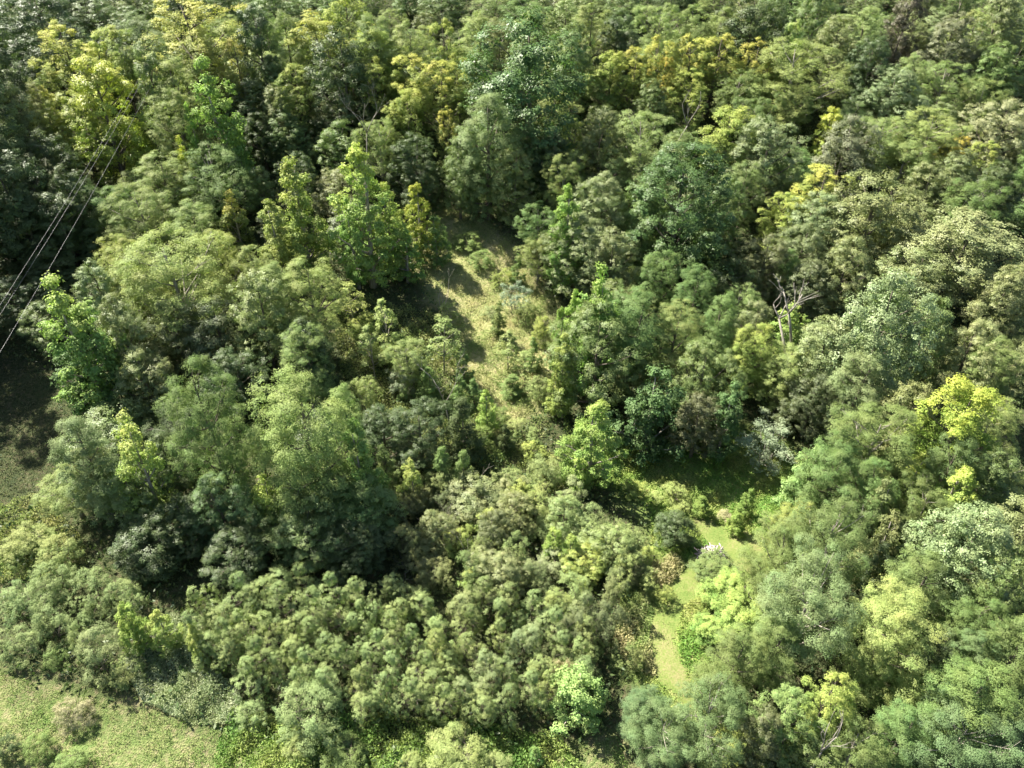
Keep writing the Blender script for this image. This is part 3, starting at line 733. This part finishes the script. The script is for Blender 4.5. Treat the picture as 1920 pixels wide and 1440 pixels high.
TRAIL = world([(1285, 945), (1310, 955), (1345, 985), (1380, 985), (1420, 1010), (1440, 1050), (1420, 1080), (1370, 1095), (1320, 1110), (1280, 1140), (1268, 1180), (1272, 1230), (1290, 1280), (1320, 1330), (1290, 1340), (1245, 1290), (1205, 1250), (1205, 1190), (1222, 1150), (1255, 1085), (1290, 1050), (1330, 1025), (1305, 985)])
HOLLOW = world([(-250, 655), (0, 665), (90, 700), (150, 770), (150, 850), (90, 900), (55, 945), (0, 965), (-250, 1000)])
CORR = world([(255, 150), (275, 230), (270, 300), (190, 420), (110, 560), (40, 680), (-150, 800), (-150, 640), (20, 480), (120, 360), (190, 260), (235, 170)])
def soil(x, y, z):
    pass
def sheet(name, xs, ys, mat, lift=0.0):
    X, Y = np.meshgrid(xs, ys); Z = ground_z(X, Y)+lift; nx, ny = len(xs), len(ys)
    V = np.stack([X, Y, Z], -1).reshape(-1, 3); me = bpy.data.meshes.new(name)
    i = (np.arange(ny-1)[:, None]*nx+np.arange(nx-1)[None, :]).ravel()
    F = np.stack([i, i+1, i+nx+1, i+nx], 1)
    me.vertices.add(len(V)); me.vertices.foreach_set('co', V.astype(np.float32).ravel())
    me.loops.add(F.size); me.loops.foreach_set('vertex_index', F.astype(np.int32).ravel())
    me.polygons.add(len(F)); me.polygons.foreach_set('loop_start', np.arange(len(F), dtype=np.int32)*4); me.update(calc_edges=True)
    me.polygons.foreach_set('use_smooth', np.ones(len(F), bool))
    me.materials.append(mat)
    o = bpy.data.objects.new(name, me); COL.objects.link(o); return o, V
def ramp(N, L, fac, stops):
    cr = N.new('ShaderNodeValToRGB'); e = cr.color_ramp.elements
    e[0].position, e[0].color = stops[0][0], (*stops[0][1], 1); e[1].position, e[1].color = stops[-1][0], (*stops[-1][1], 1)
    for p, c in stops[1:-1]: q = e.new(p); q.color = (*c, 1)
    L.new(fac, cr.inputs[0]); return cr.outputs[0]
m, nt, N, L = new_mat('ground')
out = N.new('ShaderNodeOutputMaterial'); pb = N.new('ShaderNodeBsdfPrincipled'); pb.inputs['Roughness'].default_value = 0.95
pb.inputs['Specular IOR Level'].default_value = 0.1
tc = N.new('ShaderNodeTexCoord')
def noise(scale, det=5, dist=0.0):
    n = N.new('ShaderNodeTexNoise'); n.inputs['Scale'].default_value = scale; n.inputs['Detail'].default_value = det
    n.inputs['Distortion'].default_value = dist; L.new(tc.outputs['Object'], n.inputs['Vector']); return n.outputs['Fac']
def mixn(f, a, b):
    x = N.new('ShaderNodeMixRGB'); L.new(f, x.inputs[0]); L.new(a, x.inputs[1]); L.new(b, x.inputs[2]); return x.outputs[0]
n1 = noise(0.22, 6, .6); n2 = noise(2.6, 6); n3 = noise(9, 4)
mad = N.new('ShaderNodeMath'); mad.operation = 'MULTIPLY_ADD'; mad.inputs[1].default_value = 0.5; L.new(n2, mad.inputs[0])
h2 = N.new('ShaderNodeMath'); h2.operation = 'MULTIPLY'; h2.inputs[1].default_value = 0.5; L.new(n1, h2.inputs[0]); L.new(h2.outputs[0], mad.inputs[2])
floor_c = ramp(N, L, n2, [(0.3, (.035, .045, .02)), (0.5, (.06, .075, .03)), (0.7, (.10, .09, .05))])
grass_c = ramp(N, L, mad.outputs[0], [(0.36, (.09, .14, .04)), (0.47, (.15, .19, .065)), (0.56, (.23, .22, .11)), (0.68, (.31, .27, .17))])
dry_c = ramp(N, L, mad.outputs[0], [(0.34, (.17, .21, .07)), (0.45, (.28, .29, .12)), (0.56, (.37, .34, .17)), (0.68, (.43, .37, .23))])
lawn_c = ramp(N, L, mad.outputs[0], [(0.36, (.13, .22, .05)), (0.5, (.20, .27, .07)), (0.66, (.33, .30, .13))])
def attr(nm):
    a = N.new('ShaderNodeAttribute'); a.attribute_type = 'GEOMETRY'; a.attribute_name = nm; return a.outputs['Fac']
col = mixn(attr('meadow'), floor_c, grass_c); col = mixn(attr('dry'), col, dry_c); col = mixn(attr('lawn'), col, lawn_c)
L.new(col, pb.inputs['Base Color'])
bm = N.new('ShaderNodeBump'); bm.inputs['Strength'].default_value = 0.9; bm.inputs['Distance'].default_value = 0.25
L.new(n3, bm.inputs['Height']); L.new(bm.outputs[0], pb.inputs['Normal']); L.new(pb.outputs[0], out.inputs['Surface'])
M_GROUND = m
xs = np.unique(np.concatenate([np.linspace(-2600, -150, 22), np.arange(-150, 150.1, 1.0), np.linspace(150, 2600, 22)]))
ys = np.unique(np.concatenate([np.linspace(-600, 5, 12), np.arange(5, 150.1, 0.8), np.linspace(150, 3600, 50)]))
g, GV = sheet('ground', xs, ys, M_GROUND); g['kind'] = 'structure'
wob = 0.9*np.sin(GV[:, 0]*1.1+GV[:, 1]*0.7)+0.7*np.sin(GV[:, 0]*0.45-GV[:, 1]*1.3+1)
for nm, poly, soft in (('meadow', MEADOW, 3.0), ('dry', DRY, 2.2), ('lawn', LAWN, 2.5)):
    dd = distpoly(GV[:, 0], GV[:, 1], poly)+wob*0.6
    v = np.clip(0.5-dd/soft, 0, 1)
    if nm == 'dry':
        v = np.maximum(v, 0)
    a = g.data.attributes.new(nm, 'FLOAT', 'POINT'); a.data.foreach_set('value', v.astype(np.float32))
# mown trail: its own thin sheet, 12 mm above the ground, edges following the mower
m, nt, N, L = new_mat('mown_grass')
out = N.new('ShaderNodeOutputMaterial'); pb = N.new('ShaderNodeBsdfPrincipled'); pb.inputs['Roughness'].default_value = 0.95
pb.inputs['Specular IOR Level'].default_value = 0.1; tc = N.new('ShaderNodeTexCoord')
n1 = noise(0.5, 6, .5); n3 = noise(7, 5)
a_ = N.new('ShaderNodeMath'); a_.operation = 'MULTIPLY_ADD'; a_.inputs[1].default_value = .45; L.new(n3, a_.inputs[0])
b_ = N.new('ShaderNodeMath'); b_.operation = 'MULTIPLY'; b_.inputs[1].default_value = .55; L.new(n1, b_.inputs[0]); L.new(b_.outputs[0], a_.inputs[2])
L.new(ramp(N, L, a_.outputs[0], [(0.36, (.095, .145, .035)), (0.5, (.14, .175, .05)), (0.64, (.20, .19, .085))]), pb.inputs['Base Color'])
bm = N.new('ShaderNodeBump'); bm.inputs['Strength'].default_value = .7; bm.inputs['Distance'].default_value = .08
L.new(n3, bm.inputs['Height']); L.new(bm.outputs[0], pb.inputs['Normal']); L.new(pb.outputs[0], out.inputs['Surface'])
tx = [p[0] for p in TRAIL]; ty = [p[1] for p in TRAIL]
def clipped_sheet(name, poly, mat, step, lift):
    xs = np.arange(min(p[0] for p in poly)-1, max(p[0] for p in poly)+1, step); ys = np.arange(min(p[1] for p in poly)-1, max(p[1] for p in poly)+1, step)
    X, Y = np.meshgrid(xs, ys); nx = len(xs)
    Z = ground_z(X, Y)+lift
    cx = (X[:-1, :-1]+X[1:, 1:])/2; cy = (Y[:-1, :-1]+Y[1:, 1:])/2
    inside = distpoly(cx.ravel(), cy.ravel(), poly) + 0.25*np.sin(cx.ravel()*2.1+cy.ravel()*1.3) < 0
    i = (np.arange(len(ys)-1)[:, None]*nx+np.arange(nx-1)[None, :]).ravel()[inside]
    F = np.stack([i, i+1, i+nx+1, i+nx], 1); V = np.stack([X, Y, Z], -1).reshape(-1, 3)
    used, inv = np.unique(F, return_inverse=True); me = bpy.data.meshes.new(name)
    me.from_pydata(V[used].tolist(), [], inv.reshape(-1, 4).tolist()); me.materials.append(mat)
    o = bpy.data.objects.new(name, me); COL.objects.link(o); return o
tr = clipped_sheet('trail', TRAIL, m, 0.3, 0.035); tr['kind'] = 'structure'

# ------------------------------------------------------------------ ground cover: what nobody could count
def cover(name, poly, n, hgt, ln, wd, colour, label, cat, seed, mat=None, up=1.0, clump=0.35, keepout=(), dens=None, jit=0.25, trunk=None):
    rng = np.random.default_rng(seed)
    bx = [p[0] for p in poly]; by = [p[1] for p in poly]
    x = rng.uniform(min(bx), max(bx), n*3); y = rng.uniform(max(12, min(by)), max(by), n*3)
    k = inpoly(x, y, poly)
    for q in keepout: k &= ~inpoly(x, y, q)
    x, y = x[k][:n], y[k][:n]
    big = np.sin(x*0.9+1)*np.sin(y*1.1+2)+0.6*np.sin(x*2.3-y*1.7)+0.5*np.sin(x*4.1+y*3.3)
    keep = rng.uniform(-1.6, 1.6, len(x)) < big+clump*2
    x, y, big = x[keep], y[keep], big[keep]
    hh = hgt*np.clip(0.55+0.35*big, 0.15, 1.4)
    z = ground_z(x, y)+hh*rng.uniform(0.15, 1.0, len(x))
    Cn = np.stack([x, y, z], 1); Nn = unit(rng, len(x)); Nn[:, 2] = np.abs(Nn[:, 2])+up*0.3
    upv = np.tile([0, 0, up], (len(x), 1))
    s = rng.uniform(.6, 1.3, len(x)); V = leaf_quads(Cn, Nn, ln*s, wd*s, rng, upv if up > .5 else None)
    me = quads_mesh(name, V, len(x)); me.materials.append(mat or M_LEAF)
    a = me.attributes.new('tip', 'FLOAT', 'POINT')
    tipv = np.clip(0.5+0.45*np.sin(x*0.7+y*0.5)+0.35*np.sin(x*1.9-y*1.3+2)+rng.normal(0, .2, len(x)), 0, 1)
    a.data.foreach_set('value', np.repeat(tipv, 4).astype(np.float32))
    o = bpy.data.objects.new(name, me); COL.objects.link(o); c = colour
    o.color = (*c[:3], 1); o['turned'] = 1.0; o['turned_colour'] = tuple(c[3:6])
    o['kind'] = 'stuff'; o['label'] = label; o['category'] = cat
    return o
WOODS = [(-95, 18), (95, 18), (150, 150), (-150, 150)]
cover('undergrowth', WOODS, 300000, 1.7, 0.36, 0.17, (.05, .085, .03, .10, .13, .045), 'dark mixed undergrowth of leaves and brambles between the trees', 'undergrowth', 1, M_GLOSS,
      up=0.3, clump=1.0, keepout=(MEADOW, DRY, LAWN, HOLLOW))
cover('meadow_grass', MEADOW, 75000, 0.34, 0.17, 0.032, (.16, .24, .06, .29, .29, .13), 'rough green and straw coloured meadow grass at the bottom left', 'grass', 2, up=1.2, clump=0.1)
cover('meadow_weeds', MEADOW, 50000, 0.42, 0.11, 0.06, (.14, .24, .055, .22, .28, .09), 'low bright green leafy weeds in the meadow grass', 'weeds', 12, up=0.2, clump=-0.35)
cover('dry_grass', DRY, 70000, 0.42, 0.20, 0.04, (.20, .27, .08, .40, .38, .17), 'straw coloured dry grass of the middle clearing', 'grass', 3, up=1.2, clump=0.35)
cover('clearing_grass', LAWN, 60000, 0.45, 0.26, 0.06, (.15, .26, .05, .27, .31, .09), 'bright green rough grass around the mown trail', 'grass', 4, up=1.0, clump=0.4, keepout=(TRAIL,))
cover('trail_grass', TRAIL, 9000, 0.07, 0.12, 0.035, (.12, .18, .045, .22, .22, .08), 'short mown grass blades on the trail', 'grass', 5, up=1.2, clump=0.6)
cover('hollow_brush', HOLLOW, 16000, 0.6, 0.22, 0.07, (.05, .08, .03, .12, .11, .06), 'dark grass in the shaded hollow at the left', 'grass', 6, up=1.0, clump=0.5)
SILV = world([(330, 1150), (385, 1180), (400, 1260), (450, 1300), (470, 1360), (360, 1360), (270, 1320), (230, 1250), (260, 1190)])
cover('silver_forbs', SILV, 40000, 0.9, 0.14, 0.05, (.26, .31, .15, .36, .40, .25), 'knee high silvery green forbs left of the puffy thicket', 'ground cover', 7, up=0.4, clump=0.7)
FRONT = world([(440, 1330), (560, 1360), (720, 1340), (900, 1360), (1050, 1380), (1120, 1480), (1050, 1560), (440, 1540), (400, 1420)])
cover('front_weeds', FRONT, 42000, 1.0, 0.20, 0.08, (.13, .22, .05, .24, .30, .08), 'tall bright green weeds along the front of the puffy thicket', 'ground cover', 8, up=0.4, clump=0.7)
BRUSHY = world([(620, 560), (700, 560), (830, 600), (870, 690), (930, 830), (1050, 850), (1060, 780), (1100, 900), (900, 1000), (700, 800), (640, 700)])
cover('slope_brush', BRUSHY, 56000, 1.1, 0.20, 0.07, (.15, .21, .06, .29, .31, .11), 'yellowish green brush on the slope left of the dry grass', 'ground cover', 9, up=0.5, clump=0.6)
BANK = world([(1170, 1080), (1260, 1040), (1290, 1060), (1230, 1130), (1215, 1200), (1230, 1270), (1180, 1260), (1150, 1200)])
cover('trail_bank', BANK, 14000, 0.9, 0.22, 0.06, (.20, .26, .08, .36, .33, .16), 'tall pale grass on the bank left of the lower trail', 'grass', 10, up=0.9, clump=0.6)
EDGE = world([(-200, 960), (0, 950), (70, 930), (150, 1000), (170, 1060), (60, 1090), (-200, 1100)])
cover('rough_grass', EDGE, 22000, 0.8, 0.2, 0.06, (.21, .26, .07, .33, .34, .13), 'pale tangled grass at the left edge below the dark hollow', 'grass', 11, up=0.8, clump=0.6)
LOW = world([(870, 650), (950, 640), (1040, 650), (1060, 760), (1000, 850), (930, 880), (880, 830), (860, 740)])
cover('clearing_weeds', LOW, 15000, 0.8, 0.18, 0.06, (.18, .25, .07, .31, .33, .13), 'knee high weeds and scrub in the lower part of the dry clearing', 'weeds', 13, up=0.6, clump=0.0)
RIM = world([(860, 400), (930, 430), (990, 470), (1050, 560), (1060, 660), (1010, 650), (990, 560), (940, 480), (880, 430)])
cover('clearing_rim', RIM, 9000, 0.8, 0.18, 0.06, (.17, .24, .07, .28, .31, .12), 'scrubby green growth along the right rim of the dry clearing', 'weeds', 14, up=0.6, clump=0.3)
# ------------------------------------------------------------------ the puffy thicket: many alike shrubs
def free(x, y, d):
    return all((x-a)**2+(y-b)**2 > (d)**2 for a, b, *_ in PLACED)
rg = random.Random(11)
THICK = [(335, 1130), (375, 1090), (450, 1075), (520, 1050), (560, 1045), (620, 1075), (700, 1075), (770, 1080), (820, 1110), (870, 1080), (960, 1085), (1060, 1085), (1110, 1120), (1110, 1180), (1100, 1240), (1050, 1265), (960, 1290), (860, 1300), (760, 1285), (640, 1260), (520, 1255), (440, 1245), (400, 1215), (365, 1180)]
pts = []
for _ in range(6000):
    px = rg.uniform(325, 1120); py = rg.uniform(1040, 1350)
    if not inpoly(np.array([px]), np.array([py]), THICK)[0]: continue
    if any(((px-a)/1.0)**2+((py-b)/0.72)**2 < 42**2 for a, b in pts): continue
    pts.append((px, py))
for px, py in sorted(pts, key=lambda p: p[1]):
    h = rg.uniform(3.4, 4.8); x, y, dep = at(px, py, h)
    wd = rg.uniform(60, 86)
    side = 'left' if px < 620 else ('middle' if px < 840 else 'right')
    colr = rg.choice(('OL', 'OL', 'OL', 'LG', 'SV')) if px > 800 else rg.choice(('OL', 'OL', 'OL'))
    row = 'shaded back rows' if py < 1120 else ('middle rows' if py < 1200 else 'front rows')
    plant('puf', x, y, h, 0.5*wd*dep/FPX, colr, 'puffy grey-olive shrub crowded in the %s at the %s of the dense thicket' % (row, side.replace('middle', 'centre')),
          'puffy shrubs in the %s, %s of the thicket' % (row, side))
    PLACED.append((x, y, 1.2, h, 'shr', px, py))
# olive thicket between the junipers and the puffy thicket
pts = []
OT = [(740, 900), (820, 890), (900, 900), (1000, 880), (1080, 890), (1140, 930), (1180, 1000), (1190, 1060), (1150, 1090), (1100, 1080), (960, 1080), (850, 1070), (790, 1060), (750, 1000)]
for _ in range(4000):
    px = rg.uniform(735, 1235); py = rg.uniform(880, 1090)
    if not inpoly(np.array([px]), np.array([py]), OT)[0]: continue
    if any((px-a)**2+((py-b)/0.7)**2 < 52**2 for a, b in pts): continue
    pts.append((px, py))
for px, py in pts:
    h = rg.uniform(2.2, 5.2); x, y, dep = at(px, py, h)
    plant(rg.choice(('shr', 'shr', 'oak')), x, y, h, 0.5*rg.uniform(66, 110)*dep/FPX, rg.choice(('OL', 'OG', 'LG', 'OG', 'MG', 'PO', 'OD', 'YL')), 'loose shrub tangled in the %s of the upper thicket behind the puffy shrubs' % ('left end' if px < 900 else 'middle' if px < 1050 else 'right end'),
          'loose shrubs in the %s of the upper thicket' % ('left end' if px < 900 else 'middle' if px < 1050 else 'right end'))
    PLACED.append((x, y, 1.5, h, 'shr', px, py))
# ------------------------------------------------------------------ the lesser trees that close the gaps, each told by its nearest landmark
seen = set()
names = {'MG': 'mid green', 'DG': 'dark green', 'OG': 'dull olive', 'LG': 'pale green', 'OD': 'dark olive', 'SV': 'silvery green', 'LY': 'light yellow-green', 'MB': 'fresh green'}
def describe(px, py, col, x, y):
    for q in sorted(SHORT, key=lambda s: (s[4]-px)**2+(s[5]+60-py)**2)[:12]:
        dx, dy = px-q[4], py-q[5]
        dr = ('right of' if dx > 0 else 'left of') if abs(dx) > abs(dy) else ('below' if dy > 0 else 'above')
        for how in ('just ', 'well '):
            if (how == 'just ') != (math.hypot(dx, dy) < 110): continue
            s = 'small %s tree %s%s the %s' % (names[col], how, dr, q[3])
            if s not in seen: seen.add(s); return s
    return None
cells = []
nf = 0
for yy in np.arange(24, 135, 3.6):
    for xx in np.arange(-100, 100, 3.6):
        x = xx+rg.uniform(-1.5, 1.5); y = yy+rg.uniform(-1.5, 1.5)
        if abs(x) > 0.66*y*1.05+9: continue
        h = rg.uniform(5, 8.5) if y > 45 else rg.uniform(3, 5.5)
        z = float(ground_z(x, y)); v = np.array([x, y, z+h-CAM_H]); c, s = math.cos(PITCH), math.sin(PITCH)
        dep = v[1]*c-v[2]*s; upc = v[1]*s+v[2]*c; px = 960+FPX*v[0]/dep; py = 720-FPX*upc/dep
        if not (-60 < px < 1980 and -60 < py < 1450): continue
        P1 = (np.array([x]), np.array([y]))
        if any(distpoly(*P1, q)[0] < dd for q, dd in ((MEADOW, 3), (DRY, 4), (LAWN, 2.5), (HOLLOW, 3), (CORR, -1), (BRUSHY, 2.5), (SILV, 1), (FRONT, 1), (BANK, .5), (EDGE, 2))): continue
        if inpoly(np.array([px]), np.array([py]), THICK)[0] or inpoly(np.array([px]), np.array([py]), OT)[0]: continue
        if not all((x-a)**2+(y-b)**2 > (0.66*r+2.2)**2 for a, b, r, *_ in PLACED): continue
        colr = rg.choice(('MG', 'MB', 'DG', 'LG', 'OG', 'LG', 'MG') if px > 1300 or py < 350 else ('DG', 'MG', 'OD', 'MG', 'DG'))
        lb = describe(px, py, colr, x, y)
        if lb is None: continue
        sp = rg.choice(('oak', 'oak', 'loc')); r = rg.uniform(2.3, 3.8)*(1 if y > 45 else .75)
        plant(sp, x, y, h, r, colr, lb, 'lesser trees between the large crowns'); PLACED.append((x, y, r, h, sp, px, py)); nf += 1
print('THICKET', len(pts), 'FILL', nf, 'TOTAL', len(PLACED))
for x, y, h in ((-56, 61, 21), (-61, 69, 22), (-57, 77, 23), (-66, 61, 20), (-60, 52, 18), (-68, 75, 22), (-60, 86, 22), (-63, 95, 22)):
    plant('oak', x, y, h, rg.uniform(4.5, 5.5), 'DG', 'tall dark tree beyond the left edge whose shade fills the dark hollow', 'tall trees that shade the hollow')
# ------------------------------------------------------------------ bleached dead wood
def snag(px, py, h, label, seed, spread=0.7, r0=0.16, mat=None, base=True, depth=4, bare=.35, kind='dead_tree', limb=1.0):
    x, y, _ = at(px, py, 0 if base else h)
    tm, bm_, H, _r = dead(seed, h, spread, mat or M_DEAD, depth, r0, bare, limb)
    root = bpy.data.objects.new(kind, None); COL.objects.link(root); root.location = (x, y, float(ground_z(x, y)))
    root['label'] = label; root['category'] = 'dead tree'; root['group'] = 'bare dead trees'
    for nm, me in (('trunk', tm), ('branches', bm_)):
        o = bpy.data.objects.new(nm, me); o.parent = root; COL.objects.link(o)
snag(1545, 516, 13, 'bleached dead tree with curving bare limbs among the dark green crowns', 3, .8, .22, base=False, depth=3, bare=.78, limb=.42)
snag(1560, 578, 12, 'second bleached dead tree with forked limbs right of the curving one', 8, .8, .2, base=False, depth=3, bare=.8, limb=.33)
snag(1243, 168, 15, 'forked pale dead snag below the golden row of crowns', 5, .4, .13, base=False, depth=2, bare=.75, limb=.5)
snag(662, 176, 13, 'bare pinkish dead tree under the shadowed dark tree', 6, .6, .13, base=False, depth=4, bare=.65, limb=.6)
snag(830, 512, 6, 'thin dead tree with curved top at the shaded edge of the dry grass', 7, .5, .09, base=False, depth=3)
snag(838, 690, 7, 'bare dead tree beside the shadowed juniper', 9, .6, .10, base=False, depth=4)
snag(890, 858, 4, 'short bare snag right of the twin junipers', 10, .4, .06, base=False, depth=2)
snag(815, 965, 4, 'grey tangle of bare branches in the upper thicket', 12, 1.3, .09, base=False, depth=5, bare=.15)
snag(760, 1040, 2.2, 'small grey dead branches lying at the shaded top of the puffy thicket', 13, 1.5, .06, base=False, depth=4, bare=.1)
snag(880, 1010, 4.5, 'two thin bare stems in the upper thicket beside the yellow sprigs', 14, .35, .05, base=False, depth=2)
snag(1545, 1350, 7.5, 'bare forked trunk showing under the yellow forked tree', 15, .35, .12, base=False, depth=3, bare=.6, limb=.6)
# ------------------------------------------------------------------ brush pile beside the trail
rb = random.Random(3); T = Tubes(); bx, by, _ = at(1337, 1040, 0.9); bz = float(ground_z(bx, by))
for i in range(190):
    a = rb.uniform(0, 6.28); r = rb.uniform(0, 1.15)*rb.uniform(.5, 1); c0 = Vector((bx+math.cos(a)*r*1.25, by+math.sin(a)*r, bz+.25+rb.uniform(.3, 1.1)*(1-r*.4)))
    d = Vector((rb.uniform(-1, 1), rb.uniform(-1, 1), rb.uniform(-.35, .35))).normalized()*rb.uniform(.25, .7)
    T.add([c0-d, c0+Vector((0, 0, rb.uniform(-.08, .08))), c0+d], [.04, .06, .035], 5)
for i in range(26):
    a = rb.uniform(0, 6.28); r = rb.uniform(0, .8); c0 = Vector((bx+math.cos(a)*r, by+math.sin(a)*r*.8, bz+rb.uniform(0, .6))); d = Vector((rb.uniform(-1, 1), rb.uniform(-1, 1), .1)).normalized()*.8
    T.add([c0-d, c0+d], [.07, .05], 6)
o = bpy.data.objects.new('brush_pile', T.mesh('brush_pile', simple_material('weathered_brush', (.24, .20, .19), (.42, .36, .35), 4.0))); COL.objects.link(o)
o['label'] = 'pinkish grey pile of cut brush on a low dark bush beside the trail'; o['category'] = 'brush pile'
# ------------------------------------------------------------------ the power line over the corridor at the left
MW, ntw, Nw, Lw = new_mat('aluminium_wire'); ow = Nw.new('ShaderNodeOutputMaterial'); pw = Nw.new('ShaderNodeBsdfPrincipled')
pw.inputs['Base Color'].default_value = (.17, .17, .17, 1); pw.inputs['Metallic'].default_value = .4; pw.inputs['Roughness'].default_value = .45; Lw.new(pw.outputs[0], ow.inputs['Surface'])
for k, (p0, p1, hgt, lab) in enumerate((((258, 152), (0, 572), 13.0, 'left wire of the three strung over the dark corridor'),
                                   ((259, 166), (0, 590), 12.7, 'middle wire of the three strung over the dark corridor'),
                                   ((272, 182), (0, 660), 12.0, 'right wire of the three, running lowest over the dark corridor'))):
    x0, y0, _ = at(*p0, hgt); x1, y1, _ = at(*p1, hgt)
    a = Vector((x0, y0, float(ground_z(x0, y0))+hgt)); b = Vector((x1, y1, float(ground_z(x1, y1))+hgt))
    pts = []
    for i in range(-4, 53):
        u = i/40; q = a.lerp(b, u); q.z += 0.9*((u-.5)**2-.25)*1.0; pts.append(q)
    T = Tubes(); T.add(pts, [0.010]*len(pts), 6)
    o = bpy.data.objects.new('power_line', T.mesh('power_line', MW)); COL.objects.link(o)
    o['label'] = lab; o['category'] = 'power line'; o['group'] = 'wires of the power line'
